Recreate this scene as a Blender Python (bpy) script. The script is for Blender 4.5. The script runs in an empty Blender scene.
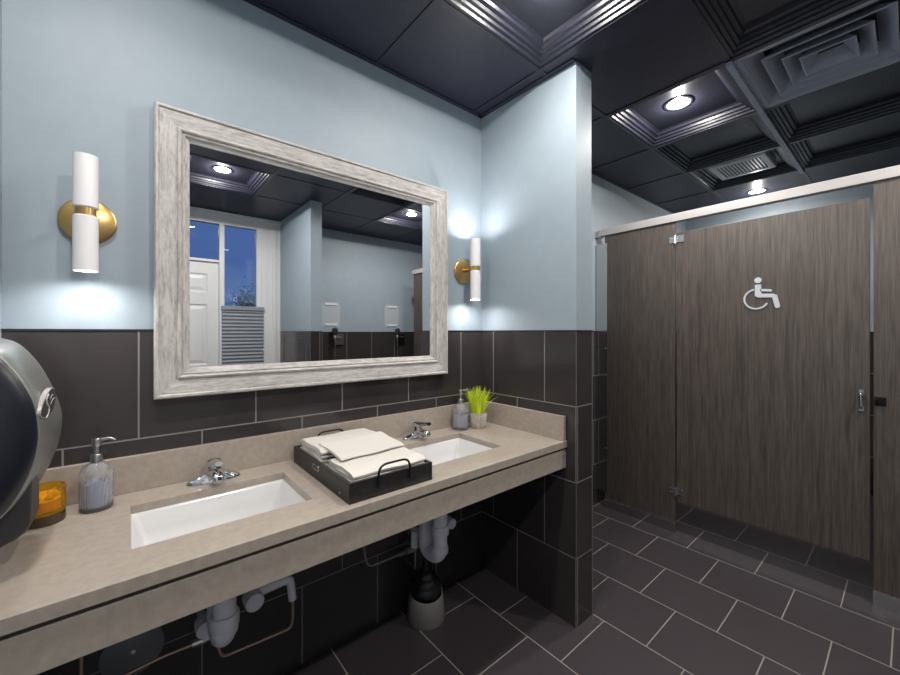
import bpy, bmesh, math, random
from mathutils import Vector, Matrix
random.seed(7)
PI = math.pi
scn = bpy.context.scene
COL = scn.collection

# ------------------------------------------------------------------ camera, world, lights, exposure
cam_d = bpy.data.cameras.new('camera'); cam = bpy.data.objects.new('camera', cam_d); COL.objects.link(cam)
cam_d.sensor_width = 36; cam_d.lens = 385.75 / 900 * 36
cam_d.shift_y = -5.5 / 900; cam_d.clip_start = 0.02
cam.location = (-1.5417, -1.5657, 1.3252)
cam.rotation_euler = (PI / 2, 0, 0.8741 - PI / 2)
scn.camera = cam

w = bpy.data.worlds.new('world'); scn.world = w; w.use_nodes = True
bg = w.node_tree.nodes['Background']; bg.inputs[0].default_value = (0.085, 0.16, 0.40, 1); bg.inputs[1].default_value = 1.0

scn.view_settings.view_transform = 'Standard'; scn.view_settings.look = 'None'
scn.view_settings.gamma = 1; scn.view_settings.use_curve_mapping = False
scn.view_settings.exposure = 0.0

DOWN_W = 22.0      # power of each recessed downlight
SCONCE_W = 1.15

# ------------------------------------------------------------------ materials
def srgb(r, g, b):
    f = lambda c: (c / 255 / 12.92) if c / 255 <= 0.04045 else ((c / 255 + 0.055) / 1.055) ** 2.4
    return (f(r), f(g), f(b), 1)

def mat(name, col, rough=0.5, metal=0.0, **kw):
    m = bpy.data.materials.new(name); m.use_nodes = True
    b = m.node_tree.nodes['Principled BSDF']
    b.inputs['Base Color'].default_value = col
    b.inputs['Roughness'].default_value = rough
    b.inputs['Metallic'].default_value = metal
    for k, v in kw.items():
        b.inputs[k.replace('_', ' ')].default_value = v
    return m

def nd(m, t, **kw):
    n = m.node_tree.nodes.new(t)
    for k, v in kw.items(): setattr(n, k, v)
    return n
def lk(m, a, b): m.node_tree.links.new(a, b)

def noise_mat(name, c1, c2, rough=0.5, scale=(10, 10, 10), detail=4, lo=0.35, hi=0.65, bump=0.0, metal=0.0, rough2=None, noise_scale=1.0, **kw):
    m = mat(name, c1, rough, metal, **kw); b = m.node_tree.nodes['Principled BSDF']
    tc = nd(m, 'ShaderNodeTexCoord'); mp = nd(m, 'ShaderNodeMapping'); mp.inputs['Scale'].default_value = scale
    ns = nd(m, 'ShaderNodeTexNoise'); ns.inputs['Scale'].default_value = noise_scale; ns.inputs['Detail'].default_value = detail
    cr = nd(m, 'ShaderNodeValToRGB')
    cr.color_ramp.elements[0].position = lo; cr.color_ramp.elements[1].position = hi
    cr.color_ramp.elements[0].color = c1; cr.color_ramp.elements[1].color = c2
    lk(m, tc.outputs['Object'], mp.inputs[0]); lk(m, mp.outputs[0], ns.inputs['Vector'])
    lk(m, ns.outputs['Fac'], cr.inputs[0]); lk(m, cr.outputs[0], b.inputs['Base Color'])
    if bump:
        bp = nd(m, 'ShaderNodeBump'); bp.inputs['Strength'].default_value = bump; bp.inputs['Distance'].default_value = 0.002
        lk(m, ns.outputs['Fac'], bp.inputs['Height']); lk(m, bp.outputs[0], b.inputs['Normal'])
    return m

def math_n(m, op, a, b=None, c=None):
    n = nd(m, 'ShaderNodeMath', operation=op)
    for i, v in enumerate((a, b, c)):
        if v is None: continue
        if isinstance(v, (int, float)): n.inputs[i].default_value = v
        else: lk(m, v, n.inputs[i])
    return n.outputs[0]

def tile_mat(name, ua, u0, uw, va, v0, vh, col_a, col_b, grout, g, rough, parity=0, cell=0.5, near=None):
    """running bond tiles in world space: u axis ua, v axis va"""
    m = mat(name, col_a, rough); b = m.node_tree.nodes['Principled BSDF']
    geo = nd(m, 'ShaderNodeNewGeometry'); sp = nd(m, 'ShaderNodeSeparateXYZ'); lk(m, geo.outputs['Position'], sp.inputs[0])
    U = sp.outputs['XYZ'.index(ua)]; V = sp.outputs['XYZ'.index(va)]
    if near:      # rows on the near side of one grout line are a little deeper and shifted
        a0, vh2, du0 = near
        v = math_n(m, 'ADD', math_n(m, 'DIVIDE', math_n(m, 'SUBTRACT', math_n(m, 'MAXIMUM', V, a0), v0), vh), math_n(m, 'DIVIDE', math_n(m, 'SUBTRACT', math_n(m, 'MINIMUM', V, a0), a0), vh2))
        U = math_n(m, 'SUBTRACT', U, math_n(m, 'MULTIPLY', math_n(m, 'LESS_THAN', V, a0), du0))
    else:
        v = math_n(m, 'DIVIDE', math_n(m, 'SUBTRACT', V, v0), vh)
    row = math_n(m, 'FLOOR', v)
    par = math_n(m, 'FLOORED_MODULO', math_n(m, 'ADD', row, parity), 2.0)
    u = math_n(m, 'ADD', math_n(m, 'DIVIDE', math_n(m, 'SUBTRACT', U, u0), uw), math_n(m, 'MULTIPLY', par, cell))
    col = math_n(m, 'FLOOR', u)
    du = math_n(m, 'MULTIPLY', math_n(m, 'SUBTRACT', 0.5, math_n(m, 'ABSOLUTE', math_n(m, 'SUBTRACT', math_n(m, 'FRACT', u), 0.5))), uw)
    dv = math_n(m, 'MULTIPLY', math_n(m, 'SUBTRACT', 0.5, math_n(m, 'ABSOLUTE', math_n(m, 'SUBTRACT', math_n(m, 'FRACT', v), 0.5))), vh)
    d = math_n(m, 'MINIMUM', du, dv)
    mr = nd(m, 'ShaderNodeMapRange'); lk(m, d, mr.inputs[0])
    mr.inputs[1].default_value = g * 0.42; mr.inputs[2].default_value = g * 0.58; mr.inputs[3].default_value = 1; mr.inputs[4].default_value = 0
    cx = nd(m, 'ShaderNodeCombineXYZ'); lk(m, row, cx.inputs[0]); lk(m, col, cx.inputs[1])
    wn = nd(m, 'ShaderNodeTexWhiteNoise'); lk(m, cx.outputs[0], wn.inputs['Vector'])
    ns = nd(m, 'ShaderNodeTexNoise'); ns.inputs['Scale'].default_value = 3; ns.inputs['Detail'].default_value = 3
    lk(m, geo.outputs['Position'], ns.inputs['Vector'])
    fac = math_n(m, 'ADD', math_n(m, 'MULTIPLY', wn.outputs['Value'], 0.4), math_n(m, 'MULTIPLY', ns.outputs['Fac'], 0.6))
    mx = nd(m, 'ShaderNodeMix', data_type='RGBA'); lk(m, fac, mx.inputs[0]); mx.inputs[6].default_value = col_a; mx.inputs[7].default_value = col_b
    m2 = nd(m, 'ShaderNodeMix', data_type='RGBA'); lk(m, mr.outputs[0], m2.inputs[0]); lk(m, mx.outputs[2], m2.inputs[6]); m2.inputs[7].default_value = grout
    lk(m, m2.outputs[2], b.inputs['Base Color'])
    r = math_n(m, 'ADD', math_n(m, 'MULTIPLY', mr.outputs[0], 0.5), rough)
    lk(m, r, b.inputs['Roughness'])
    bp = nd(m, 'ShaderNodeBump'); bp.inputs['Strength'].default_value = 0.5; bp.inputs['Distance'].default_value = 0.001
    inv = math_n(m, 'SUBTRACT', 1.0, mr.outputs[0]); lk(m, inv, bp.inputs['Height']); lk(m, bp.outputs[0], b.inputs['Normal'])
    return m

TOPZ = 1.330
TW, TH = 0.3386, 0.3404
ta, tb = srgb(50, 46, 47), srgb(59, 55, 55)
gw = srgb(126, 122, 120)
M = {}
M['paint'] = noise_mat('wall paint', srgb(147, 160, 170), srgb(151, 164, 174), 0.55, (14, 14, 14), lo=0.3, hi=0.7)
M['tile_x'] = tile_mat('wall tile along x', 'X', -0.1598, TW, 'Z', TOPZ - 10 * TH, TH, ta, tb, gw, 0.0046, 0.16, parity=1)
M['tile_y'] = tile_mat('wall tile along y', 'Y', -0.0955, TW, 'Z', TOPZ - 10 * TH, TH, ta, tb, gw, 0.0046, 0.16, parity=1)
M['floor'] = tile_mat('floor tile', 'Y', -0.682, 0.333, 'X', 0.1356 - 10 * 0.319, 0.319, srgb(58, 53, 57), srgb(66, 60, 64), srgb(140, 132, 126), 0.0048, 0.40, parity=1, near=(0.1356, 0.341, 0.02))
M['ceil'] = noise_mat('ceiling black', srgb(36, 37, 50), srgb(42, 43, 56), 0.36, (60, 60, 60), bump=0.10)
M['ceil_flat'] = noise_mat('ceiling black textured', srgb(33, 33, 52), srgb(43, 43, 62), 0.42, (160, 160, 160), bump=0.35)
M['trim_white'] = mat('white painted trim', srgb(222, 222, 222), 0.4)
M['counter'] = noise_mat('grey beige quartz', srgb(158, 147, 136), srgb(172, 161, 150), 0.28, (1, 1, 1), noise_scale=55, detail=8, lo=0.3, hi=0.72)
M['counter_dark'] = mat('shadow gap', srgb(70, 62, 58), 0.6)
M['ceramic'] = mat('white ceramic', srgb(214, 213, 213), 0.1)
M['chrome'] = mat('chrome', (0.75, 0.76, 0.78, 1), 0.08, 1.0)
M['steel'] = mat('brushed steel', (0.5, 0.5, 0.51, 1), 0.3, 1.0)
M['hinge'] = mat('bright hinge metal', (0.8, 0.8, 0.81, 1), 0.22, 1.0)
M['steel_pol'] = mat('polished steel', (0.60, 0.60, 0.60, 1), 0.16, 1.0)
M['brass'] = mat('satin brass', srgb(206, 170, 110), 0.3, 1.0)
M['shade'] = mat('white glass shade', srgb(236, 234, 235), 0.25)
M['mirror'] = mat('mirror glass', (0.86, 0.87, 0.88, 1), 0.0, 1.0)
M['glass'] = mat('clear glass', (0.97, 0.98, 1, 1), 0.02, 0, Transmission_Weight=0.90, IOR=1.33)
M['pane'] = mat('window pane', (0.9, 0.94, 1, 1), 0.0, 0, Transmission_Weight=1.0, IOR=1.5)
M['liquid'] = mat('lavender soap', srgb(186, 192, 222), 0.15, 0, Transmission_Weight=0.25, IOR=1.33)
M['amber'] = mat('amber glass', srgb(250, 200, 70), 0.08, 0, Transmission_Weight=0.85, IOR=1.3)
M['candle_base'] = mat('smoked candle base', srgb(74, 58, 40), 0.25)
M['wax'] = mat('yellow wax', srgb(250, 214, 90), 0.4, 0, Subsurface_Weight=0.2)
M['black'] = mat('black plastic', srgb(34, 34, 36), 0.35)
M['black_wood'] = noise_mat('black painted wood', srgb(28, 28, 29), srgb(52, 48, 46), 0.45, (40, 4, 60), lo=0.4, hi=0.8)
M['iron'] = mat('black iron', srgb(30, 29, 30), 0.4, 0.6)
M['paper'] = mat('white paper towel', srgb(206, 201, 194), 0.9)
M['pvc'] = mat('white pipe cover', srgb(236, 233, 243), 0.4)
M['copper'] = mat('aged copper', srgb(196, 168, 150), 0.35, 0.8)
M['rubber'] = mat('black rubber', srgb(28, 27, 28), 0.28)
M['grey_plastic'] = mat('grey plastic', srgb(112, 109, 107), 0.5)
M['cover'] = mat('painted steel cover', srgb(120, 122, 128), 0.35, 0.3)
M['headrail'] = mat('pale aluminium', srgb(168, 165, 164), 0.35, 0.1)
M['sign'] = mat('brushed silver sign', srgb(205, 210, 216), 0.35, 0.3)
M['silver_pl'] = mat('silver grey plastic', srgb(128, 130, 128), 0.32, 0.4)
M['smoke_pl'] = mat('smoke black plastic', srgb(26, 29, 38), 0.3)
M['logo_dark_chute_shade'] = mat('logo dark grey and chute shade', srgb(52, 50, 52), 0.4, 0.0)
M['logo_line'] = mat('logo silver', srgb(196, 192, 188), 0.3, 0.4)
M['pot'] = noise_mat('ribbed pot', srgb(176, 168, 158), srgb(206, 200, 190), 0.6, (30, 30, 30))
M['soil'] = mat('soil', srgb(60, 50, 30), 0.9)
M['grass'] = noise_mat('bright grass blades', srgb(176, 206, 24), srgb(232, 240, 60), 0.5, (60, 60, 14), lo=0.3, hi=0.7)
M['shade_fabric'] = mat('grey cellular shade', srgb(142, 147, 155), 0.8)
M['vent_white'] = mat('white vent plastic', srgb(232, 232, 236), 0.4)
M['diff'] = mat('dark painted diffuser', srgb(160, 166, 182), 0.4)
M['acrylic'] = mat('clear acrylic', (0.85, 0.88, 0.92, 1), 0.05, 0, Alpha=0.22)
M['leaf'] = mat('pale leaf', srgb(150, 170, 160), 0.7)
M['bark'] = mat('bark', srgb(90, 80, 70), 0.9)
M['pavement'] = mat('outside ground', srgb(90, 90, 92), 0.9)

def emis(name, col, s):
    m = mat(name, col, 0.5); b = m.node_tree.nodes['Principled BSDF']
    b.inputs['Emission Color'].default_value = col; b.inputs['Emission Strength'].default_value = s
    return m
M['lamp'] = emis('lamp lens', (1, 0.95, 0.86, 1), 14)
M['bulb'] = emis('bulb', (1, 0.95, 0.88, 1), 12)

def laminate():
    m = mat('wood grain laminate', srgb(110, 100, 95), 0.38); b = m.node_tree.nodes['Principled BSDF']
    geo = nd(m, 'ShaderNodeNewGeometry'); mp = nd(m, 'ShaderNodeMapping'); mp.inputs['Scale'].default_value = (230, 230, 7)
    lk(m, geo.outputs['Position'], mp.inputs[0])
    n1 = nd(m, 'ShaderNodeTexNoise'); n1.inputs['Scale'].default_value = 1; n1.inputs['Detail'].default_value = 3; lk(m, mp.outputs[0], n1.inputs['Vector'])
    mp2 = nd(m, 'ShaderNodeMapping'); mp2.inputs['Scale'].default_value = (60, 60, 1.5); lk(m, geo.outputs['Position'], mp2.inputs[0])
    n2 = nd(m, 'ShaderNodeTexNoise'); n2.inputs['Scale'].default_value = 1; n2.inputs['Detail'].default_value = 2; lk(m, mp2.outputs[0], n2.inputs['Vector'])
    f = math_n(m, 'ADD', math_n(m, 'MULTIPLY', n1.outputs['Fac'], 0.7), math_n(m, 'MULTIPLY', n2.outputs['Fac'], 0.3))
    cr = nd(m, 'ShaderNodeValToRGB'); cr.color_ramp.elements[0].position = 0.36; cr.color_ramp.elements[1].position = 0.64
    cr.color_ramp.elements[0].color = srgb(63, 56, 52); cr.color_ramp.elements[1].color = srgb(94, 86, 81)
    lk(m, f, cr.inputs[0]); lk(m, cr.outputs[0], b.inputs['Base Color'])
    return m
M['laminate'] = laminate()
def washed(name, sc):
    m = mat(name, srgb(200, 195, 188), 0.6); b = m.node_tree.nodes['Principled BSDF']
    geo = nd(m, 'ShaderNodeNewGeometry')
    outs = []
    for k in (1.0, 0.3):
        mp = nd(m, 'ShaderNodeMapping'); mp.inputs['Scale'].default_value = tuple(s * k for s in sc)
        lk(m, geo.outputs['Position'], mp.inputs[0])
        n1 = nd(m, 'ShaderNodeTexNoise'); n1.inputs['Scale'].default_value = 1; n1.inputs['Detail'].default_value = 6; n1.inputs['Roughness'].default_value = 0.65
        lk(m, mp.outputs[0], n1.inputs['Vector']); outs.append(n1.outputs['Fac'])
    f = math_n(m, 'ADD', math_n(m, 'MULTIPLY', outs[0], 0.55), math_n(m, 'MULTIPLY', outs[1], 0.45))
    cr = nd(m, 'ShaderNodeValToRGB'); e = cr.color_ramp.elements
    e[0].position = 0.36; e[1].position = 0.56; e[0].color = srgb(140, 136, 133); e[1].color = srgb(194, 190, 187)
    lk(m, f, cr.inputs[0]); lk(m, cr.outputs[0], b.inputs['Base Color'])
    bp = nd(m, 'ShaderNodeBump'); bp.inputs['Strength'].default_value = 0.3; bp.inputs['Distance'].default_value = 0.001
    lk(m, f, bp.inputs['Height']); lk(m, bp.outputs[0], b.inputs['Normal'])
    return m
M['wash_h'] = washed('whitewashed wood grain across', (30, 90, 190))
M['wash_v'] = washed('whitewashed wood grain upright', (190, 90, 30))

# ------------------------------------------------------------------ mesh helpers
def obj(name, bm, m, parent=None, smooth=False, bevel=0.0, label=None, seg=2, loc=None, sharp=None):
    me = bpy.data.meshes.new(name)
    bmesh.ops.recalc_face_normals(bm, faces=bm.faces[:])
    bm.to_mesh(me); bm.free()
    o = bpy.data.objects.new(name, me); COL.objects.link(o)
    for mm in (m if isinstance(m, (list, tuple)) else [m]): me.materials.append(M[mm])
    if smooth:
        for p in me.polygons: p.use_smooth = True
        me.set_sharp_from_angle(angle=math.radians(sharp or 40))
    if bevel:
        b = o.modifiers.new('bevel', 'BEVEL'); b.width = bevel; b.segments = seg; b.limit_method = 'ANGLE'; b.angle_limit = math.radians(35)
    if parent: o.parent = parent
    if label: o['label'] = label
    if loc: o.location = loc
    return o

def thing(name, label, cat, loc=(0, 0, 0), rotz=0, group=None):
    o = bpy.data.objects.new(name, None); COL.objects.link(o)
    o.empty_display_size = 0.05
    o.location = loc; o.rotation_euler = (0, 0, rotz)
    o['label'] = label; o['category'] = cat
    if group: o['group'] = group
    return o
def tag(o, label, cat, group=None):
    o['label'] = label; o['category'] = cat
    if group: o['group'] = group
    return o
def struct(name, bm, m, parent=None, **kw):
    o = obj(name, bm, m, parent, **kw)
    if parent is None: o['kind'] = 'structure'
    return o
def NB(): return bmesh.new()

def box(bm, a, b, mi=0):
    x0, y0, z0 = a; x1, y1, z1 = b
    x0, x1 = sorted((x0, x1)); y0, y1 = sorted((y0, y1)); z0, z1 = sorted((z0, z1))
    v = [bm.verts.new(p) for p in ((x0, y0, z0), (x1, y0, z0), (x1, y1, z0), (x0, y1, z0), (x0, y0, z1), (x1, y0, z1), (x1, y1, z1), (x0, y1, z1))]
    for f in ((3, 2, 1, 0), (4, 5, 6, 7), (0, 1, 5, 4), (1, 2, 6, 5), (2, 3, 7, 6), (3, 0, 4, 7)):
        bm.faces.new([v[i] for i in f]).material_index = mi
    return bm
def boxm(a, b): return box(NB(), a, b)

def lathe(bm, prof, n=32, c=(0, 0, 0), axis='Z', cap0=True, cap1=True, rib=None, mi=0):
    """prof: list of (r, h)"""
    rings = []
    for r, h in prof:
        ring = []
        for i in range(n):
            a = 2 * PI * i / n
            rr = r * (1 + (rib[0] * math.cos(rib[1] * a) if rib and rib[2] <= h <= rib[3] else 0))
            x, y = rr * math.cos(a), rr * math.sin(a)
            p = {'Z': (x, y, h), 'Y': (x, h, y), 'X': (h, x, y)}[axis]
            ring.append(bm.verts.new((p[0] + c[0], p[1] + c[1], p[2] + c[2])))
        rings.append(ring)
    for a, b in zip(rings, rings[1:]):
        for i in range(n):
            bm.faces.new((a[i], a[(i + 1) % n], b[(i + 1) % n], b[i])).material_index = mi
    if cap0: bm.faces.new(rings[0]).material_index = mi
    if cap1: bm.faces.new(rings[-1]).material_index = mi
    return bm

def tube(bm, pts, r, n=12, bend=0.02, seg=5, cap=True, radii=None):
    """sweep a circle along a polyline with rounded corners"""
    P = [Vector(p) for p in pts]
    path = [P[0]]
    for i in range(1, len(P) - 1):
        a, b, c = P[i - 1], P[i], P[i + 1]
        d1, d2 = (a - b), (c - b); l = min(bend, d1.length * 0.49, d2.length * 0.49)
        p0, p2 = b + d1.normalized() * l, b + d2.normalized() * l
        for k in range(seg + 1):
            t = k / seg
            path.append(p0 * (1 - t) ** 2 + b * 2 * t * (1 - t) + p2 * t * t)
    path.append(P[-1])
    T = []
    for i in range(len(path)):
        q = path[min(i + 1, len(path) - 1)] - path[max(i - 1, 0)]
        T.append(q.normalized())
    up = Vector((0, 0, 1)) if abs(T[0].z) < 0.9 else Vector((1, 0, 0))
    N = (up - T[0] * up.dot(T[0])).normalized()
    rings = []
    for i, p in enumerate(path):
        N = (N - T[i] * N.dot(T[i])).normalized(); B = T[i].cross(N)
        rr = r if radii is None else radii[0] + (radii[1] - radii[0]) * i / (len(path) - 1)
        rings.append([bm.verts.new(p + (N * math.cos(2 * PI * k / n) + B * math.sin(2 * PI * k / n)) * rr) for k in range(n)])
    for a, b in zip(rings, rings[1:]):
        for i in range(n): bm.faces.new((a[i], a[(i + 1) % n], b[(i + 1) % n], b[i]))
    if cap: bm.faces.new(rings[0]); bm.faces.new(rings[-1])
    return bm

def prism(bm, pts, ax, d0, d1, mi=0):
    """extrude polygon (2D) along axis ax from d0 to d1; coordinates are the other two axes in order"""
    def P(p, d):
        return {'X': (d, p[0], p[1]), 'Y': (p[0], d, p[1]), 'Z': (p[0], p[1], d)}[ax]
    a = [bm.verts.new(P(p, d0)) for p in pts]; b = [bm.verts.new(P(p, d1)) for p in pts]
    bm.faces.new(a).material_index = mi; bm.faces.new(b).material_index = mi
    n = len(pts)
    for i in range(n): bm.faces.new((a[i], a[(i + 1) % n], b[(i + 1) % n], b[i])).material_index = mi
    return bm

def rings_rect(bm, u0, u1, v0, v1, prof, fn, cap=True, side_mi=None):
    """concentric rectangle rings; prof list of (inset, height); fn(u,v,h)->xyz"""
    rs = []
    for ins, h in prof:
        rs.append([bm.verts.new(fn(u, v, h)) for u, v in ((u0 + ins, v0 + ins), (u1 - ins, v0 + ins), (u1 - ins, v1 - ins), (u0 + ins, v1 - ins))])
    for a, b in zip(rs, rs[1:]):
        for i in range(4):
            f = bm.faces.new((a[i], a[(i + 1) % 4], b[(i + 1) % 4], b[i]))
            if side_mi: f.material_index = side_mi[i]
    if cap: bm.faces.new(rs[-1])
    return bm

def rrect(x0, x1, y0, y1, r, n=5):
    out = []
    for cx, cy, a0 in ((x1 - r, y0 + r, -PI / 2), (x1 - r, y1 - r, 0), (x0 + r, y1 - r, PI / 2), (x0 + r, y0 + r, PI)):
        for k in range(n + 1):
            a = a0 + PI / 2 * k / n; out.append((cx + r * math.cos(a), cy + r * math.sin(a)))
    return out

def copy_tree(o, parent=None):
    c = o.copy(); COL.objects.link(c); c.parent = parent
    for ch in list(o.children): copy_tree(ch, c)
    return c

def area(name, loc, size, power, col, parent=None, spread=PI, rot=(0, 0, 0)):
    l = bpy.data.lights.new(name, 'AREA'); l.shape = 'DISK'; l.size = size; l.energy = power; l.color = col; l.spread = spread
    o = bpy.data.objects.new(name, l); COL.objects.link(o); o.location = loc; o.rotation_euler = rot
    if parent: o.parent = parent
    return o

# ------------------------------------------------------------------ room shell
H = 2.542; XL = -1.80; XR = 3.10; YW = -2.95; YU = -2.90; STW = 0.603; STT = 0.1295
WT = 0.10; TP = 0.006     # wall thickness, tile projection
DXL, DXR, WXR = -1.73, -0.83, -0.47    # door left, door right, sidelight right

struct('floor', boxm((XL - WT, YW - WT, -0.05), (XR + WT, WT, 0)), 'floor')

# wall with painted top and tiled lower part (tile a few mm proud)
def wall(name, pa, pb, ta_, tb_, tmat, extra=None):
    bm = NB(); box(bm, pa, pb, 0)
    if ta_: box(bm, ta_, tb_, 1)
    if extra: extra(bm)
    return struct(name, bm, ['paint', tmat, 'black'])
wall('wall_back', (XL - WT, 0, 0), (XR + WT, WT, H), (XL, -TP, 0), (XR, 0.001, TOPZ), 'tile_x')
wall('wall_left', (XL - WT, YW - WT, 0), (XL, 0, H), None, None, 'tile_y')
wall('wall_right', (XR, YW - WT, 0), (XR + WT, 0, H), (XR - TP, YW, 0), (XR + 0.001, 0, TOPZ), 'tile_y')
# stub wall at the end of the vanity
def stub(name, x0, x1, y0, y1):
    bm = NB(); box(bm, (x0, y0, TOPZ), (x1, y1, H), 0)
    o = struct(name, bm, ['paint'])
    b2 = NB()
    yy0, yy1 = y0, y1
    if abs(y1) < 0.01: yy0 = y0 - 0.0
    v = box(b2, (x0 - 0.002, yy0 - (0.002 if abs(y1) < .01 else 0), 0), (x1 + 0.002, yy1 + (0.002 if abs(y1) > .01 else 0), TOPZ), 0)
    for f in b2.faces:
        n = f.normal if f.normal.length else None
    b2.normal_update()
    for f in b2.faces:
        f.material_index = 1 if abs(f.normal.y) > 0.5 else 0
    struct('tiles', b2, ['tile_y', 'tile_x'], parent=o)
    # dark edge trim along the top of the tiles
    b3 = NB(); box(b3, (x0 - 0.004, yy0 - (0.004 if abs(y1) < .01 else 0), TOPZ - 0.001), (x1 + 0.004, yy1 + (0.004 if abs(y1) > .01 else 0), TOPZ + 0.004))
    struct('tile_trim', b3, 'black', parent=o)
    # pale corner trims on the free end
    b4 = NB()
    fy = yy0 - 0.002 if abs(y1) < .01 else yy1 + 0.002
    for xx, tw in ((x0 - 0.002, 0.0009), (x1 + 0.002, 0.0015)): box(b4, (xx - tw, fy - tw, 0), (xx + tw, fy + tw, TOPZ - 0.001))
    struct('corner_trim', b4, 'grey_plastic', parent=o)
    return o
stub('wall_stub', 0, STT, -STW, -0.0001)
stub('wall_stub_opposite', -0.245, -0.140, YW + 0.0001, -2.02)
struct('trim_1', boxm((XL, -TP - 0.003, TOPZ - 0.001), (XR, 0, TOPZ + 0.004)), 'black')
# urinal wall
bm = NB(); box(bm, (-0.14, YU - WT - 0.05, 0), (XR + WT, YU, H), 0); box(bm, (-0.138, YU, 0), (XR - TP, YU + TP, TOPZ), 1)
struct('wall_front', bm, ['paint', 'tile_x'])
# window wall around door, transom and sidelight
bm = NB()
box(bm, (XL - WT, YW - WT, 0), (DXL, YW, H)); box(bm, (WXR + 0.02, YW - WT, 0), (-0.14, YW, H))
box(bm, (DXL, YW - WT, 2.44), (WXR + 0.02, YW, H)); box(bm, (DXR + 0.03, YW - WT, 0), (WXR + 0.02, YW, 0.1))
struct('wall_entry', bm, 'paint')

# casings of the entry
bm = NB()
for x0, x1, t in ((WXR, WXR + 0.03, 0.012), (WXR + 0.03, -0.33, 0.022), (-0.33, -0.29, 0.03), (-0.29, -0.246, 0.018)):
    box(bm, (x0, YW, 0), (x1, YW + t, 2.43))
box(bm, (DXL - 0.06, YW, 2.43), (-0.246, YW + 0.022, 2.50)); box(bm, (DXL - 0.065, YW, 2.50), (-0.246, YW + 0.04, 2.535))
box(bm, (DXL - 0.065, YW, 0), (DXL, YW + 0.022, 2.43))
struct('trim_2', bm, 'trim_white', bevel=0.002)
# window frames
bm = NB()
box(bm, (DXR, YW - 0.06, 0.1), (DXR + 0.045, YW + 0.012, 2.43)); box(bm, (WXR - 0.015, YW - 0.06, 0.1), (WXR + 0.012, YW + 0.008, 2.43))
box(bm, (DXL, YW - 0.06, 2.025), (DXR, YW + 0.012, 2.05)); box(bm, (DXL, YW - 0.06, 2.415), (WXR, YW + 0.01, 2.44)); box(bm, (DXR + 0.04, YW - 0.06, 0.1), (WXR, YW + 0.008, 0.16))
fr = struct('window_1', bm, 'trim_white', bevel=0.002)
obj('window_pane', boxm((DXR + 0.045, YW - 0.034, 0.16), (WXR - 0.015, YW - 0.028, 2.415)), 'pane', fr)
obj('transom_pane', boxm((DXL, YW - 0.034, 2.05), (DXR, YW - 0.028, 2.415)), 'pane', fr)

# entry door with six panels
bm = NB()
fn = lambda u, v, h: (u, YW - 0.012 + h, v)
xs = [DXL + 0.003, DXL + 0.10, DXL + 0.395, DXR - 0.395, DXR - 0.10, DXR - 0.003]
zs = [0.01, 0.22, 0.85, 1.0, 1.60, 1.72, 1.905, 2.02]
for i in range(5):
    for j in range(7):
        if i in (1, 3) and j in (1, 3, 5):
            rings_rect(bm, xs[i], xs[i + 1], zs[j], zs[j + 1], [(0, 0), (0.012, -0.009), (0.022, -0.009), (0.05, -0.002)], fn)
        else:
            bm.faces.new([bm.verts.new(fn(u, v, 0)) for u, v in ((xs[i], zs[j]), (xs[i + 1], zs[j]), (xs[i + 1], zs[j + 1]), (xs[i], zs[j + 1]))])
bmesh.ops.remove_doubles(bm, verts=bm.verts[:], dist=1e-5)
box(bm, (xs[0], YW - 0.05, zs[0]), (xs[-1], YW - 0.022, zs[-1]))
dr = struct('door_1', bm, 'trim_white')
bm = NB(); lathe(bm, [(0.026, 0), (0.026, 0.006), (0.011, 0.01), (0.011, 0.035), (0.026, 0.045), (0.028, 0.058), (0.018, 0.068)], 24, (DXL + 0.055, YW - 0.013, 0.95), 'Y')
obj('door_handle', bm, 'steel', dr, smooth=True)

# pleated window shade
bm = NB(); nz = 22; pts = []
z0, z1 = 0.75, 1.55
for k in range(nz * 2 + 1):
    pts.append((YW + 0.035 + (0.012 if k % 2 else 0), z0 + (z1 - z0) * k / (nz * 2)))
back = [(YW + 0.02, z1), (YW + 0.02, z0)]
prism(bm, pts + back, 'X', -0.81, -0.425)
sh = thing('window_shade', 'grey pleated shade covering the lower part of the window beside the white door', 'window shade', (-0.62, YW + 0.03, 0.75))
o = obj('pleated_fabric', bm, 'shade_fabric', sh); o.matrix_parent_inverse = Matrix.Translation(sh.location).inverted()
o = obj('top_rail', boxm((-0.815, YW + 0.012, 1.55), (-0.42, YW + 0.055, 1.59)), 'shade_fabric', sh, bevel=0.004); o.matrix_parent_inverse = Matrix.Translation(sh.location).inverted()
o = obj('bottom_rail', boxm((-0.815, YW + 0.014, 0.73), (-0.42, YW + 0.052, 0.75)), 'shade_fabric', sh, bevel=0.003); o.matrix_parent_inverse = Matrix.Translation(sh.location).inverted()

# ------------------------------------------------------------------ ceiling
CX = [-2.0 + 0, -1.27, -0.67, -0.07, 0.53, 1.13, 1.73, 2.33, 2.93, XR + WT]
CX[0] = XL - WT + 0.01
CY = [WT, -0.455, -1.04, -1.63, -2.22, YW - WT]
COF = {(3, 1): 0}
coffer_cells = [(2, 1), (4, 1), (5, 1), (6, 1), (3, 2), (5, 2), (6, 2), (1, 3), (4, 3), (0, 1)]
# cell index: i -> CX[i]..CX[i+1], j -> CY[j+1]..CY[j]
prof = [(0.0, 0), (0.026, 0), (0.029, 0.010), (0.041, 0.012), (0.044, 0.022), (0.056, 0.024), (0.059, 0.036), (0.073, 0.040), (0.078, 0.050), (0.090, 0.056)]
REC = prof[-1][1]
cflat = NB()
openings = [(4, 2)]     # big air diffuser sits in this cell
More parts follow.
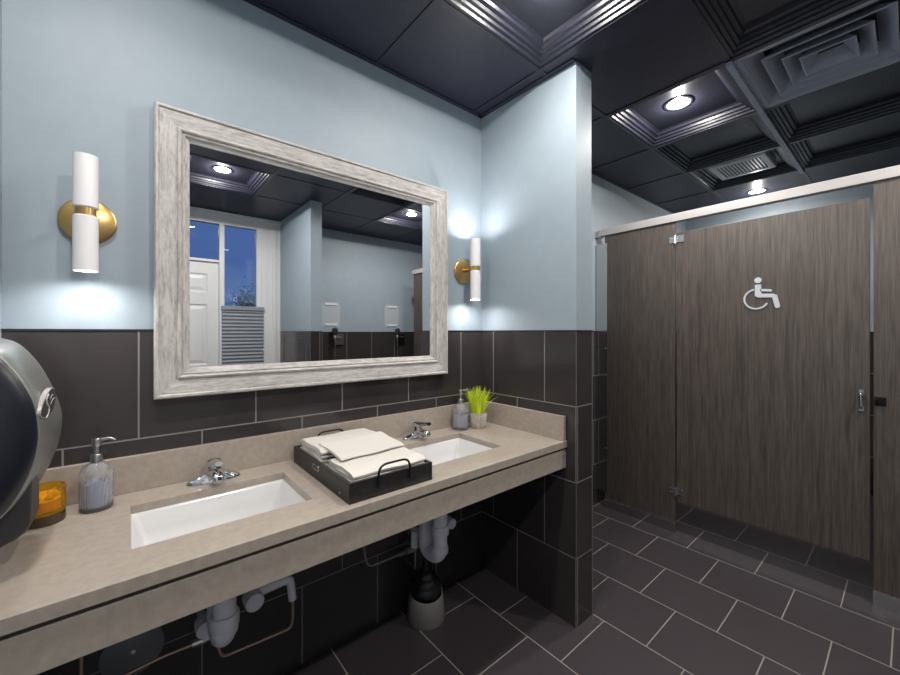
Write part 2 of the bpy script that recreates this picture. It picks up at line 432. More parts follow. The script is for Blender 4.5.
# lift: cells that hold a coffer are left open in the flat sheet
for i in range(len(CX) - 1):
    for j in range(len(CY) - 1):
        if (i, j) in coffer_cells or (i, j) in openings: continue
        box(cflat, (CX[i], CY[j + 1], H), (CX[i + 1], CY[j], H + 0.02))
ceil = struct('ceiling', cflat, 'ceil_flat')
for (i, j) in coffer_cells:
    bm = NB(); rings_rect(bm, CX[i], CX[i + 1], CY[j + 1], CY[j], prof, lambda u, v, h: (u, v, H + h))
    obj('coffered_panel', bm, 'ceil', ceil)
# grid bars
bm = NB()
for x in CX[1:-1]: box(bm, (x - 0.012, YW, H - 0.0045), (x + 0.012, 0, H + 0.003))
for y in CY[1:-1]: box(bm, (XL, y - 0.012, H - 0.004), (XR, y + 0.012, H + 0.001))
struct('ceiling_grid', bm, 'ceil', parent=ceil)
# wall angle along the walls
bm = NB()
box(bm, (XL, -0.022, H - 0.006), (XR, 0, H)); box(bm, (-0.026, -STW, H - 0.006), (0, 0, H))
struct('wall_angle', bm, 'ceil', parent=ceil)
struct('ceiling_bar', boxm((0.53, -1.052, H - 0.02), (2.37, -1.028, H - 0.003)), 'diff', parent=ceil)
# top plenum lid keeps daylight out
struct('roof_slab', boxm((XL - WT, YW - WT, H + 0.12), (XR + WT, WT, H + 0.16)), 'ceil_flat', parent=ceil)
bm = NB()
box(bm, (XL - WT, YW - WT, H + 0.02), (XL - WT + 0.02, WT, H + 0.12)); box(bm, (XR + WT - 0.02, YW - WT, H + 0.02), (XR + WT, WT, H + 0.12))
box(bm, (XL - WT, YW - WT, H + 0.02), (XR + WT, YW - WT + 0.02, H + 0.12)); box(bm, (XL - WT, WT - 0.02, H + 0.02), (XR + WT, WT, H + 0.12))
struct('plenum_side', bm, 'ceil_flat', parent=ceil)

# downlights
def downlight(x, y, z, label, power=DOWN_W):
    t = thing('downlight', label, 'ceiling light', (x, y, z), group='round recessed ceiling lights')
    bm = NB(); lathe(bm, [(0.056, 0), (0.056, -0.004), (0.068, -0.003), (0.070, 0)], 40, cap0=False, cap1=False)
    obj('trim_ring', bm, 'ceil', t, smooth=True)
    bm = NB(); lathe(bm, [(0.057, 0.001), (0.057, -0.002)], 40)
    obj('lens', bm, 'lamp', t)
    area('downlight_lamp', (0, 0, -0.006), 0.105, power * 0.68, (1.0, 0.955, 0.90), t, spread=math.radians(170))
    l = bpy.data.lights.new('downlight_glow', 'POINT'); l.energy = power * 0.68; l.color = (1.0, 0.955, 0.90); l.shadow_soft_size = 0.006
    o = bpy.data.objects.new('downlight_glow', l); COL.objects.link(o); o.parent = t; o.location = (0, 0, -0.018)
    return t
downlight(-0.37, -0.745, H + REC, 'round lit downlight in the coffered panel above the right-hand sink', DOWN_W * 0.62)
downlight(-1.585, -0.745, H + REC, 'unseen round recessed downlight above the sink nearest the camera', DOWN_W * 0.54)  # unseen: inferred from lamp spacing, added to brighten upper-left wall and counter
downlight(0.81, -0.735, H + REC, 'round lit downlight in the coffered panel in front of the toilet stall', DOWN_W * 0.75)
downlight(2.63, -0.712, H, 'round lit downlight inside the stall just above its door', DOWN_W * 0.55)
downlight(-0.97, -1.925, H + REC, 'round lit downlight near the entry door, seen in the mirror on the left', DOWN_W * 1.0)
downlight(0.81, -1.925, H + REC, 'round lit downlight near the urinals, seen in the mirror on the right')

# large square air diffuser
t = thing('air_diffuser', 'large black four-way square air diffuser in the ceiling above the stall door', 'air vent', (0.83, -1.335, H))
s0 = 0.288
bm = NB(); rings_rect(bm, -0.30, 0.30, -0.295, 0.295, [(0, 0.002), (0, -0.003), (0.03, -0.003), (0.035, 0.004)], lambda u, v, h: (u, v, h), cap=False)
obj('frame', bm, 'diff', t)
for k, (a, b, z) in enumerate(((0.265, 0.205, 0.0), (0.200, 0.145, -0.002), (0.140, 0.092, -0.004), (0.088, 0.045, -0.006))):
    bm = NB()
    # flared louvre: bottom lip wide, rising inward
    rings_rect(bm, -a, a, -a, a, [(0, z - 0.002), (0, z + 0.002), (a - b, z + 0.055), (a - b + 0.004, z + 0.055), (0.006, z - 0.002), (0, z - 0.002)], lambda u, v, h: (u, v, h), cap=False)
    obj('louvre', bm, 'diff', t)
bm = NB(); rings_rect(bm, -0.30, 0.30, -0.295, 0.295, [(0, 0.0), (0.005, 0.10)], lambda u, v, h: (u, v, h))
obj('plenum', bm, 'black', t)

# white exhaust vent in a coffer
t = thing('exhaust_vent', 'small white rectangular louvred exhaust vent between coffered ceiling panels', 'air vent', (1.975, -0.755, H + 0.020))
bm = NB(); rings_rect(bm, -0.17, 0.17, -0.17, 0.17, [(0, 0.035), (0.0, -0.010), (0.006, -0.016), (0.035, -0.018), (0.038, -0.012)], lambda u, v, h: (u, v, h), cap=False)
obj('frame', bm, 'vent_white', t)
obj('backing', boxm((-0.135, -0.135, -0.008), (0.135, 0.135, -0.001)), 'grey_plastic', t)
bm = NB()
for k in range(13):
    y = -0.126 + k * 0.021; prism(bm, [(y, -0.016), (y + 0.010, -0.016), (y + 0.014, -0.008), (y + 0.004, -0.008)], 'X', -0.134, 0.134)
obj('grille', bm, 'vent_white', t)

# ------------------------------------------------------------------ vanity counter
CZ = 0.830; CF = -0.560
ct = thing('vanity_counter', 'long grey-beige stone vanity counter with backsplash under the framed mirror', 'counter', (XL, 0, 0))
def rel(o, par):
    o.matrix_parent_inverse = Matrix.Translation(par.location).inverted(); return o
S1 = (-1.535, -1.120, -0.425, -0.142); S2 = (-0.712, -0.294, -0.440, -0.142)
def slab(x0, x1, y0, y1, z0, z1, holes):
    X = sorted({x0, x1, *[h[0] for h in holes], *[h[1] for h in holes]}); Y = sorted({y0, y1, *[h[2] for h in holes], *[h[3] for h in holes]})
    bm = NB(); V = {}
    def vt(i, j, k):
        if (i, j, k) not in V: V[(i, j, k)] = bm.verts.new((X[i], Y[j], (z0, z1)[k]))
        return V[(i, j, k)]
    def solid(i, j):
        if i < 0 or j < 0 or i >= len(X) - 1 or j >= len(Y) - 1: return False
        cx, cy = (X[i] + X[i + 1]) / 2, (Y[j] + Y[j + 1]) / 2
        return not any(h[0] < cx < h[1] and h[2] < cy < h[3] for h in holes)
    for i in range(len(X) - 1):
        for j in range(len(Y) - 1):
            if not solid(i, j): continue
            for k in (0, 1): bm.faces.new((vt(i, j, k), vt(i + 1, j, k), vt(i + 1, j + 1, k), vt(i, j + 1, k)))
            if not solid(i - 1, j): bm.faces.new((vt(i, j, 0), vt(i, j + 1, 0), vt(i, j + 1, 1), vt(i, j, 1)))
            if not solid(i + 1, j): bm.faces.new((vt(i + 1, j, 0), vt(i + 1, j + 1, 0), vt(i + 1, j + 1, 1), vt(i + 1, j, 1)))
            if not solid(i, j - 1): bm.faces.new((vt(i, j, 0), vt(i + 1, j, 0), vt(i + 1, j, 1), vt(i, j, 1)))
            if not solid(i, j + 1): bm.faces.new((vt(i, j + 1, 0), vt(i + 1, j + 1, 0), vt(i + 1, j + 1, 1), vt(i, j + 1, 1)))
    return bm
S2b = (S2[0], S2[1], S1[2], S1[3]); S2 = S2b
CXR = -0.004
rel(obj('countertop', slab(XL, CXR, CF, -TP, CZ - 0.030, CZ, [S1, S2]), 'counter', ct, bevel=0.0015), ct)
rel(obj('backsplash', boxm((XL, -0.024, CZ), (CXR, -TP, 0.941)), 'counter', ct, bevel=0.0015), ct)
rel(obj('side_splash', boxm((-0.023, CF + 0.006, CZ), (CXR, -0.024, 0.941)), 'counter', ct, bevel=0.0015), ct)
rel(obj('shadow_strip', boxm((XL, CF + 0.012, CZ - 0.042), (CXR, CF + 0.03, CZ - 0.030)), 'counter_dark', ct), ct)
rel(obj('apron', boxm((XL, CF + 0.006, 0.707), (CXR, CF + 0.026, CZ - 0.042)), 'counter', ct, bevel=0.001), ct)
for x in (-1.78, -0.93, -0.03):
    bm = NB(); box(bm, (x - 0.015, CF + 0.03, CZ - 0.06), (x + 0.015, -TP, CZ - 0.031)); box(bm, (x - 0.015, -0.02, 0.55), (x + 0.015, -TP, CZ - 0.06))
    rel(obj('support_bracket', bm, 'black', ct), ct)

def sink(S, label):
    cx, cy = (S[0] + S[1]) / 2, (S[2] + S[3]) / 2; w2, d2 = (S[1] - S[0]) / 2, (S[3] - S[2]) / 2
    t = thing('bathroom_sink', label, 'sink', (cx, cy, CZ - 0.03), group='undermount sinks')
    bm = NB(); rings = []
    levels = [(w2 + 0.03, d2 + 0.026, 0.03, -0.001), (w2 + 0.002, d2 + 0.002, 0.016, -0.001), (w2 - 0.001, d2 - 0.001, 0.018, -0.006), (w2 - 0.012, d2 - 0.010, 0.025, -0.05),
              (w2 - 0.030, d2 - 0.022, 0.035, -0.095), (w2 - 0.055, d2 - 0.042, 0.04, -0.110), (0.03, 0.03, 0.029, -0.116)]
    for a, b, r, z in levels:
        rings.append([bm.verts.new((p[0], p[1], z)) for p in rrect(-a, a, -b, b, r, 6)])
    for A, B in zip(rings, rings[1:]):
        for i in range(len(A)): bm.faces.new((A[i], A[(i + 1) % len(A)], B[(i + 1) % len(A)], B[i]))
    o = obj('basin', bm, 'ceramic', t, smooth=True, sharp=50)
    so = o.modifiers.new('thick', 'SOLIDIFY'); so.thickness = 0.008; so.offset = -1
    bm = NB(); lathe(bm, [(0.031, -0.1165), (0.031, -0.112), (0.026, -0.1125), (0.022, -0.118), (0.0, -0.118)], 28, cap0=False, cap1=False)
    obj('drain', bm, 'chrome', t, smooth=True)
    return t
sink(S1, 'white rectangular undermount sink nearest the camera, left of the towel tray')
sink(S2, 'white rectangular undermount sink at the far end, right of the towel tray')

# faucet
def faucet(label):
    t = thing('faucet', label, 'faucet', group='chrome centerset faucets')
    bm = NB(); pts = []
    n = 40; prev = None
    for (sx, sy, z) in ((0.078, 0.026, 0), (0.078, 0.026, 0.006), (0.073, 0.023, 0.013), (0.058, 0.021, 0.021), (0.042, 0.020, 0.028), (0.015, 0.010, 0.030)):
        ring = [bm.verts.new((sx * abs(math.cos(a)) ** 0.8 * (1 if math.cos(a) > 0 else -1), sy * abs(math.sin(a)) ** 0.8 * (1 if math.sin(a) > 0 else -1), z)) for a in (2 * PI * (i + 0.5) / n for i in range(n))]
        if prev:
            for i in range(n): bm.faces.new((prev[i], prev[(i + 1) % n], ring[(i + 1) % n], ring[i]))
        else: bm.faces.new(ring)
        prev = ring
    bm.faces.new(prev)
    obj('base_plate', bm, 'chrome', t, smooth=True)
    bm = NB(); lathe(bm, [(0.028, 0.006), (0.026, 0.026), (0.023, 0.044), (0.022, 0.052)], 28)
    obj('body', bm, 'chrome', t, smooth=True)
    bm = NB(); tube(bm, [(0, -0.005, 0.024), (0, -0.045, 0.036), (0, -0.078, 0.034), (0, -0.088, 0.022)], 0.012, 16, bend=0.018, radii=(0.018, 0.011))
    for v in bm.verts: v.co.x *= 1.35
    obj('spout', bm, 'chrome', t, smooth=True)
    bm = NB(); lathe(bm, [(0.020, 0.053), (0.024, 0.055), (0.025, 0.064), (0.022, 0.071), (0.014, 0.075), (0.003, 0.076)], 28)
    tb_ = NB(); tube(tb_, [(0, 0.004, 0.056), (0, -0.03, 0.068), (0, -0.094, 0.080)], 0.007, 12, bend=0.02, radii=(0.015, 0.0075))
    for v in tb_.verts: v.co.x *= 1.5
    me_ = bpy.data.meshes.new('tmp'); tb_.to_mesh(me_); tb_.free(); bm.from_mesh(me_); bpy.data.meshes.remove(me_)
    obj('lever_handle', bm, 'chrome', t, smooth=True)
    return t
f1 = faucet('chrome single-lever faucet behind the sink nearest the camera'); f1.location = (-1.320, -0.076, CZ); f1['label'] = 'chrome single-lever faucet behind the sink nearest the camera'
f2 = copy_tree(f1); f2.location = (-0.497, -0.076, CZ); f2['label'] = 'chrome single-lever faucet behind the far sink, between towel tray and soap bottle'

# ------------------------------------------------------------------ mirror
mi = thing('wall_mirror', 'large wall mirror in a whitewashed moulded wood frame above the sinks', 'mirror', (-0.88, -TP, 1.58))
FY = -0.0005
fp = [(0, 0.0), (0, 0.034), (0.004, 0.040), (0.010, 0.040), (0.014, 0.034), (0.018, 0.034), (0.040, 0.031), (0.060, 0.027), (0.062, 0.034), (0.067, 0.036), (0.071, 0.033), (0.073, 0.026), (0.077, 0.028), (0.081, 0.026), (0.083, 0.021), (0.095, 0.013), (0.097, 0.0)]
bm = NB()
MX0, MX1, MZ0, MZ1 = -1.477, -0.281, 1.112, 2.052
rings_rect(bm, MX0, MX1, MZ0, MZ1, fp, lambda u, v, h: (u, FY - TP - h, v), cap=False, side_mi=[0, 1, 0, 1])
rel(obj('frame', bm, ['wash_h', 'wash_v'], mi), mi)
rel(obj('mirror_glass', boxm((MX0 + 0.09, -0.017, MZ0 + 0.09), (MX1 - 0.09, -0.012, MZ1 - 0.09)), 'mirror', mi), mi)

# ------------------------------------------------------------------ wall sconces
def sconce(x, label, up):
    t = thing('wall_sconce', label, 'wall lamp', (x, 0, 1.652), group='tube wall sconces')
    bm = NB(); lathe(bm, [(0.064, -0.0003), (0.064, -0.011), (0.060, -0.014), (0.0, -0.014)], 48, axis='Y', cap1=False)
    obj('back_plate', bm, 'brass', t, smooth=True)
    bm = NB(); tube(bm, [(0, -0.012, 0.004), (0, -0.095, 0.004)], 0.010, 16)
    obj('arm', bm, 'brass', t, smooth=True)
    bm = NB(); lathe(bm, [(0.0225, -0.006), (0.0225, 0.015)], 32, c=(0, -0.100, 0))
    obj('collar', bm, 'brass', t, smooth=True)
    r = 0.0270
    for z0, z1 in ((0.015, 0.160), (-0.158, -0.006)):
        bm = NB()
        if z0 > 0: lathe(bm, [(0.0, z0), (r - 0.003, z0), (r, z0 + 0.003), (r, z1), (r - 0.003, z1), (r - 0.003, z0 + 0.01), (0.0, z0 + 0.01)], 36, c=(0, -0.100, 0), cap0=False, cap1=False)
        else: lathe(bm, [(0.0, z1), (r - 0.003, z1), (r, z1 - 0.003), (r, z0), (r - 0.003, z0), (r - 0.003, z1 - 0.01), (0.0, z1 - 0.01)], 36, c=(0, -0.100, 0), cap0=False, cap1=False)
        obj('lamp_shade', bm, 'shade', t, smooth=True)
    for s, zz in ((-1, -0.150), (1, 0.152)):
        if s > 0 and not up: continue
        bm = NB(); lathe(bm, [(0.0, zz - s * 0.012), (0.021, zz - s * 0.012), (0.021, zz - s * 0.008), (0.0, zz - s * 0.008)], 24, c=(0, -0.100, 0), cap0=False, cap1=False)
        obj('bulb', bm, 'bulb', t)
        area('sconce_lamp', (0, -0.100, zz), 0.04, SCONCE_W * (1.0 if s < 0 else 1.3), (1.0, 0.96, 0.93), t, spread=math.radians(172), rot=(0 if s < 0 else PI, 0, 0))
    return t
sconce(-1.630, 'white tube wall sconce with brass disc, left of the mirror', False)
sconce(-0.142, 'white tube wall sconce with brass disc, right of the mirror, lit up and down', True)

# ------------------------------------------------------------------ things on the counter
def soap(label, x, y):
    t = thing('soap_dispenser', label, 'soap dispenser', (x, y, CZ), group='ribbed glass soap dispensers')
    out = [(0.0, 0.0), (0.034, 0.0), (0.0365, 0.004), (0.0365, 0.012), (0.035, 0.016), (0.0355, 0.075), (0.036, 0.095), (0.031, 0.108), (0.018, 0.117), (0.012, 0.121), (0.012, 0.126)]
    inn = [(0.010, 0.126), (0.010, 0.121), (0.016, 0.114), (0.028, 0.105), (0.033, 0.093), (0.0325, 0.016), (0.030, 0.010), (0.0, 0.010)]
    bm = NB(); lathe(bm, out + inn, 96, cap0=False, cap1=False, rib=(0.045, 24, 0.015, 0.10))
    obj('bottle', bm, 'glass', t, smooth=True)
    bm = NB(); lathe(bm, [(0.0, 0.0105), (0.029, 0.0105), (0.0322, 0.016), (0.0322, 0.070), (0.0, 0.070)], 48, cap0=False, cap1=False)
    obj('liquid', bm, 'liquid', t, smooth=True)
    bm = NB()
    lathe(bm, [(0.0142, 0.119), (0.0142, 0.137), (0.012, 0.141), (0.006, 0.142), (0.006, 0.166)], 28)
    obj('collar', bm, 'steel', t, smooth=True)
    bm = NB()
    lathe(bm, [(0.009, 0.160), (0.0105, 0.164), (0.0105, 0.178), (0.009, 0.181)], 24)
    tube(bm, [(0.0, 0.0, 0.176), (0.030, -0.010, 0.178), (0.040, -0.013, 0.172)], 0.0040, 10, bend=0.012)
    obj('pump_head', bm, 'steel', t, smooth=True)
    bm = NB(); tube(bm, [(0, 0, 0.165), (0, 0, 0.014)], 0.0022, 8)
    obj('dip_tube', bm, 'pvc', t, smooth=True)
    return t
s1 = soap('ribbed clear glass soap dispenser beside the amber candle, left of the near sink', -1.608, -0.097); s1.scale = (1.0, 1.0, 1.09)
s2 = copy_tree(s1); s2.location = (-0.232, -0.086, CZ); s2.scale = (1.1, 1.1, 1.10); s2['label'] = 'ribbed clear glass soap dispenser beside the potted grass in the counter corner'

# candle
t = thing('candle', 'amber glass candle jar with dark base between towel dispenser and soap bottle', 'candle', (-1.708, -0.116, CZ))
bm = NB(); lathe(bm, [(0.0, 0), (0.040, 0), (0.041, 0.003), (0.041, 0.026), (0.0, 0.026)], 40, cap0=False, cap1=False)
obj('base', bm, 'candle_base', t, smooth=True)
bm = NB(); lathe(bm, [(0.0, 0.0262), (0.041, 0.0262), (0.0415, 0.03), (0.0415, 0.088), (0.039, 0.093), (0.036, 0.093), (0.034, 0.088), (0.034, 0.034), (0.0, 0.034)], 40, cap0=False, cap1=False)
obj('jar', bm, 'amber', t, smooth=True)
bm = NB()
lathe(bm, [(0.0, 0.0345), (0.033, 0.0345), (0.033, 0.060), (0.030, 0.062), (0.0, 0.061)], 32, cap0=False, cap1=False)
for a in range(6):
    bmesh.ops.create_uvsphere(bm, u_segments=12, v_segments=8, radius=0.009, matrix=Matrix.Translation((0.022 * math.cos(a * PI / 3), 0.022 * math.sin(a * PI / 3), 0.064)))
obj('wax', bm, 'wax', t, smooth=True)

# towel tray
TX0, TX1, TY0, TY1 = -1.055, -0.757, -0.535, -0.055
tr = thing('towel_tray', 'black wooden tray with iron loop handles holding paper towels between the sinks', 'tray', ((TX0 + TX1) / 2, (TY0 + TY1) / 2, CZ))
bm = NB(); TT = 0.011
box(bm, (TX0, TY0, CZ + 0.0005), (TX1, TY1, CZ + 0.009))
o = rel(obj('bottom', bm, 'black_wood', tr), tr)
for a, b in (((TX0, TY0), (TX0 + TT, TY1)), ((TX1 - TT, TY0), (TX1, TY1)), ((TX0 + TT, TY0), (TX1 - TT, TY0 + TT)), ((TX0 + TT, TY1 - TT), (TX1 - TT, TY1))):
    rel(obj('side', boxm((a[0], a[1], CZ + 0.009), (b[0], b[1], CZ + 0.060)), 'black_wood', tr, bevel=0.001), tr)
for yy, s in ((TY0, -1), (TY1, 1)):
    bm = NB(); ya = yy + s * 0.004
    tube(bm, [(-0.962, ya, CZ + 0.030), (-0.962, ya, CZ + 0.094), (-0.850, ya, CZ + 0.094), (-0.850, ya, CZ + 0.030)], 0.0035, 10, bend=0.03)
    rel(obj('handle', bm, 'iron', tr, smooth=True), tr)
bm = NB(); prism(bm, rrect(-0.309, -0.256, CZ + 0.031, CZ + 0.049, 0.008), 'X', TX0 - 0.002, TX0)
lp = rel(obj('label_holder', bm, 'steel', tr, bevel=0.0006), tr)
bm = NB(); prism(bm, rrect(-0.304, -0.261, CZ + 0.034, CZ + 0.046, 0.005), 'X', TX0 - 0.0026, TX0 - 0.002)
o = obj('label_slot', bm, 'black', lp)
bm = NB(); lathe(bm, [(0.0, -0.002), (0.004, -0.002), (0.004, 0.0)], 14, c=(TX0, -0.473, CZ + 0.016), axis='X', cap0=False, cap1=False)
rel(obj('rivet', bm, 'steel', tr, smooth=True), tr)

# folded paper towels: wavy thin slabs
def towel(cx, cy, z, w, d, h, rot, seed, tilt=0.0, sag=0.0, droop=0.0):
    rnd = random.Random(seed); bm = NB(); nx, ny = 22, 10
    ph = [rnd.uniform(0, 6.28) for _ in range(4)]
    top, bot = [], []
    for j in range(ny + 1):
        rt, rb = [], []
        for i in range(nx + 1):
            u = i / nx - 0.5; v = j / ny - 0.5
            wv = 0.0009 * math.sin(9 * u + ph[0]) + 0.0007 * math.sin(14 * v + ph[1] + 3 * u)
            ex = 0.0022 * math.sin(11 * u + ph[2]) * (v * 2); ey = 0.0018 * math.sin(9 * v + ph[3]) * (u * 2)
            zz = z + tilt * (v * d) + sag * (1 - 4 * u * u) * -1 - droop * max(0, abs(u) * 2 - 0.6) ** 2
            th = h * (1 - 0.55 * max(0, (abs(v) * 2 - 0.82) / 0.18) ** 2)
            rt.append(bm.verts.new((u * w + ey, v * d + ex, zz + wv + th))); rb.append(bm.verts.new((u * w + ey, v * d + ex, zz + wv * 0.2 + h * 0.06)))
        top.append(rt); bot.append(rb)
    for j in range(ny):
        for i in range(nx):
            bm.faces.new((top[j][i], top[j][i + 1], top[j + 1][i + 1], top[j + 1][i])); bm.faces.new((bot[j][i], bot[j + 1][i], bot[j + 1][i + 1], bot[j][i + 1]))
        bm.faces.new((top[j][0], top[j + 1][0], bot[j + 1][0], bot[j][0])); bm.faces.new((top[j][nx], bot[j][nx], bot[j + 1][nx], top[j + 1][nx]))
    for i in range(nx):
        bm.faces.new((top[0][i], bot[0][i], bot[0][i + 1], top[0][i + 1])); bm.faces.new((top[ny][i], top[ny][i + 1], bot[ny][i + 1], bot[ny][i]))
    o = obj('folded_paper_towel', bm, 'paper', smooth=True, sharp=50)
    o.location = (cx, cy, 0); o.rotation_euler = (0, 0, rot)
    return o
order = ['bottom', 'second from bottom', 'third from bottom', 'fourth from bottom', 'fifth from bottom', 'sixth from bottom', 'seventh from bottom', 'eighth from bottom']
zt = CZ + 0.010
R_ = random.Random(3)
for k in range(6):
    tag(towel(-0.908 + R_.uniform(-.003, .003), -0.186 + R_.uniform(-.003, .003), zt + k * 0.0142, 0.262, 0.212, 0.0140, R_.uniform(-.01, .01), 10 + k),
        'folded white paper towel, %s of the rear pile in the black tray' % ('top' if k == 5 else order[k]), 'paper towel', 'paper towels in the tray')
for k in range(5):
    tag(towel(-0.902 + R_.uniform(-.003, .003), -0.420 + R_.uniform(-.003, .003), zt + k * 0.0132, 0.260, 0.198, 0.0130, R_.uniform(-.012, .012), 30 + k),
        'folded white paper towel, %s of the front pile in the black tray' % ('top' if k == 4 else order[k]), 'paper towel', 'paper towels in the tray')
tag(towel(-0.896, -0.302, CZ + 0.0890, 0.245, 0.17, 0.008, 0.05, 77, tilt=0.10), 'loose white paper towel slanting between the two piles in the tray', 'paper towel', 'paper towels in the tray')

# potted grass
t = thing('potted_grass', 'bright green artificial grass in a small ribbed grey-white pot in the counter corner', 'potted plant', (-0.140, -0.118, CZ))
bm = NB(); lathe(bm, [(0.0, 0), (0.034, 0), (0.036, 0.003), (0.0435, 0.072), (0.0440, 0.078), (0.0405, 0.078), (0.039, 0.068), (0.0, 0.066)], 160, cap0=False, cap1=False, rib=(0.11, 20, 0.002, 0.0721))
obj('pot', bm, 'pot', t, smooth=True)
bm = NB(); lathe(bm, [(0.0, 0.0665), (0.0385, 0.0685), (0.0, 0.0705)], 24, cap0=False, cap1=False)
obj('soil', bm, 'soil', t)
bm = NB(); R2 = random.Random(5)
for k in range(230):
    a = R2.uniform(0, 2 * PI); r0 = 0.034 * math.sqrt(R2.random()); L = R2.uniform(0.095, 0.150); lean = r0 / 0.034 * R2.uniform(0.15, 0.85) + R2.uniform(-.1, .1)
    base = Vector((r0 * math.cos(a), r0 * math.sin(a), 0.069)); dirh = Vector((math.cos(a + R2.uniform(-.5, .5)), math.sin(a + R2.uniform(-.5, .5)), 0))
    side = Vector((-dirh.y, dirh.x, 0)); rot = Matrix.Rotation(R2.uniform(-1.2, 1.2), 3, 'Z'); side = rot @ side
    prev = None
    for s in range(5):
        q = s / 4; p = base + dirh * (L * lean * q * q * 0.62) + Vector((0, 0, L * q * (1 - 0.18 * lean * q)))
        ww = 0.0028 * (1 - q ** 2 * 0.95)
        cur = (bm.verts.new(p - side * ww), bm.verts.new(p + dirh * ww * 0.4), bm.verts.new(p + side * ww))
        if prev:
            bm.faces.new((prev[0], prev[1], cur[1], cur[0])); bm.faces.new((prev[1], prev[2], cur[2], cur[1]))
        prev = cur
obj('grass', bm, 'grass', t)

# ------------------------------------------------------------------ towel dispenser on the left wall
dsp = thing('towel_dispenser', 'rounded black and silver towel dispenser on the left wall over the counter', 'towel dispenser', (XL, -0.31, 1.1))

YN, YF = -0.44, -0.168
NEARP = [(-1.8, 1.318), (-1.765, 1.308), (-1.73, 1.289), (-1.704, 1.252), (-1.688, 1.219), (-1.676, 1.184), (-1.670, 1.140), (-1.670, 1.100), (-1.679, 1.052), (-1.696, 1.006), (-1.714, 0.974), (-1.735, 0.952), (-1.765, 0.932), (-1.8, 0.92)]
FARP = [(-1.8, 1.322), (-1.775, 1.313), (-1.743, 1.298), (-1.715, 1.26), (-1.695, 1.217), (-1.680, 1.172), (-1.669, 1.125), (-1.669, 1.086), (-1.675, 1.045), (-1.688, 1.001), (-1.706, 0.959), (-1.728, 0.925), (-1.760, 0.900), (-1.8, 0.89)]
def spline(pts, n=4):
    out = []; P = [pts[0]] + pts + [pts[-1]]
    for i in range(1, len(P) - 2):
        for k in range(n):
            t = k / n; a = []
            for d in (0, 1):
                p0, p1, p2, p3 = (P[i + m][d] for m in (-1, 0, 1, 2))
                a.append(0.5 * (2 * p1 + (p2 - p0) * t + (2 * p0 - 5 * p1 + 4 * p2 - p3) * t * t + (3 * p1 - p0 - 3 * p2 + p3) * t ** 3))
            out.append(tuple(a))
    return out + [pts[-1]]
prof2 = spline(NEARP); prof3 = spline(FARP)
mid2 = [((a[0] + b[0]) / 2 + 0.002, (a[1] + b[1]) / 2) for a, b in zip(prof2, prof3)]
cx0, cz0 = -1.80, 1.115
def shrink(p, k, kz=None): return (cx0 + (p[0] - cx0) * k, cz0 + (p[1] - cz0) * (kz or k))
def loft(secs, cap0=True, cap1=True):
    bm = NB(); R = [[bm.verts.new((p[0], y, p[1])) for p in pr] for y, pr in secs]
    n = len(R[0])
    for A, B in zip(R, R[1:]):
        for i in range(n - 1): bm.faces.new((A[i], A[i + 1], B[i + 1], B[i]))
        bm.faces.new((A[n - 1], A[0], B[0], B[n - 1]))
    if cap0: bm.faces.new(R[0])
    if cap1: bm.faces.new(R[-1])
    return bm
sec = [(YN + 0.001, [shrink(p, .925, .965) for p in prof2]), (YN + 0.006, [shrink(p, .945, .980) for p in prof2]), (YN + 0.045, [shrink(p, .980, .992) for p in prof2]), (YN + 0.10, prof2), ((YN + YF) / 2, mid2), (YF - 0.02, prof3), (YF, [shrink(p, .97, .985) for p in prof3])]
rel(obj('front_shell', loft(sec), 'silver_pl', dsp, smooth=True, sharp=70), dsp)
sec = [(YN - 0.022, [shrink(p, .30, .40) for p in prof2]), (YN - 0.020, [shrink(p, .55, .65) for p in prof2]), (YN - 0.014, [shrink(p, .75, .83) for p in prof2]), (YN - 0.006, [shrink(p, .88, .93) for p in prof2]), (YN + 0.002, [shrink(p, .927, .962) for p in prof2])]
rel(obj('side_cover', loft(sec), 'smoke_pl', dsp, smooth=True, sharp=70), dsp)
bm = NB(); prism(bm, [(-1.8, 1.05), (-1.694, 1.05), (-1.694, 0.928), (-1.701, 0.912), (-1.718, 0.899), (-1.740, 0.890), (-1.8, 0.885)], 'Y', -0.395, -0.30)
rel(obj('towel_chute', bm, 'logo_dark_chute_shade', dsp, bevel=0.006), dsp)  # shade on the silver chute is put into its dark grey colour
# badge on the front shell: pointed oval with a silver S swoosh
BA, BB = Vector((-1.6780, -0.436, 0)), Vector((-1.6685, -0.328, 0))
bt = (BB - BA).normalized(); bnm = Vector((-bt.y, bt.x, 0)) * -1
bc = (BA + BB) / 2 + Vector((0, 0, 1.172))
def bpt(u, v, d): return bc + bt * (u * 0.95) + Vector((0, 0, v * 0.74)) + bnm * d
def lens(bm, sc, d0, d1):
    ring = []
    for k in range(36):
        a = 2 * PI * k / 36; ca, sa = math.cos(a), math.sin(a)
        u = 0.060 * ca; v = 0.035 * sa + 0.016 * ca + 0.004 * math.sin(2 * a)
        ring.append((u * sc, v * sc))
    A = [bm.verts.new(bpt(u, v, d0)) for u, v in ring]; B = [bm.verts.new(bpt(u, v, d1)) for u, v in ring]
    bm.faces.new(A); bm.faces.new(B)
    for k in range(36): bm.faces.new((A[k], A[(k + 1) % 36], B[(k + 1) % 36], B[k]))
bm = NB(); lens(bm, 1.0, -0.006, 0.0025); bd = rel(obj('logo_rim', bm, 'logo_line', dsp), dsp)
bm = NB(); lens(bm, 0.94, 0.0024, 0.0034); obj('logo_field', bm, 'logo_dark_chute_shade', bd)
bm = NB()
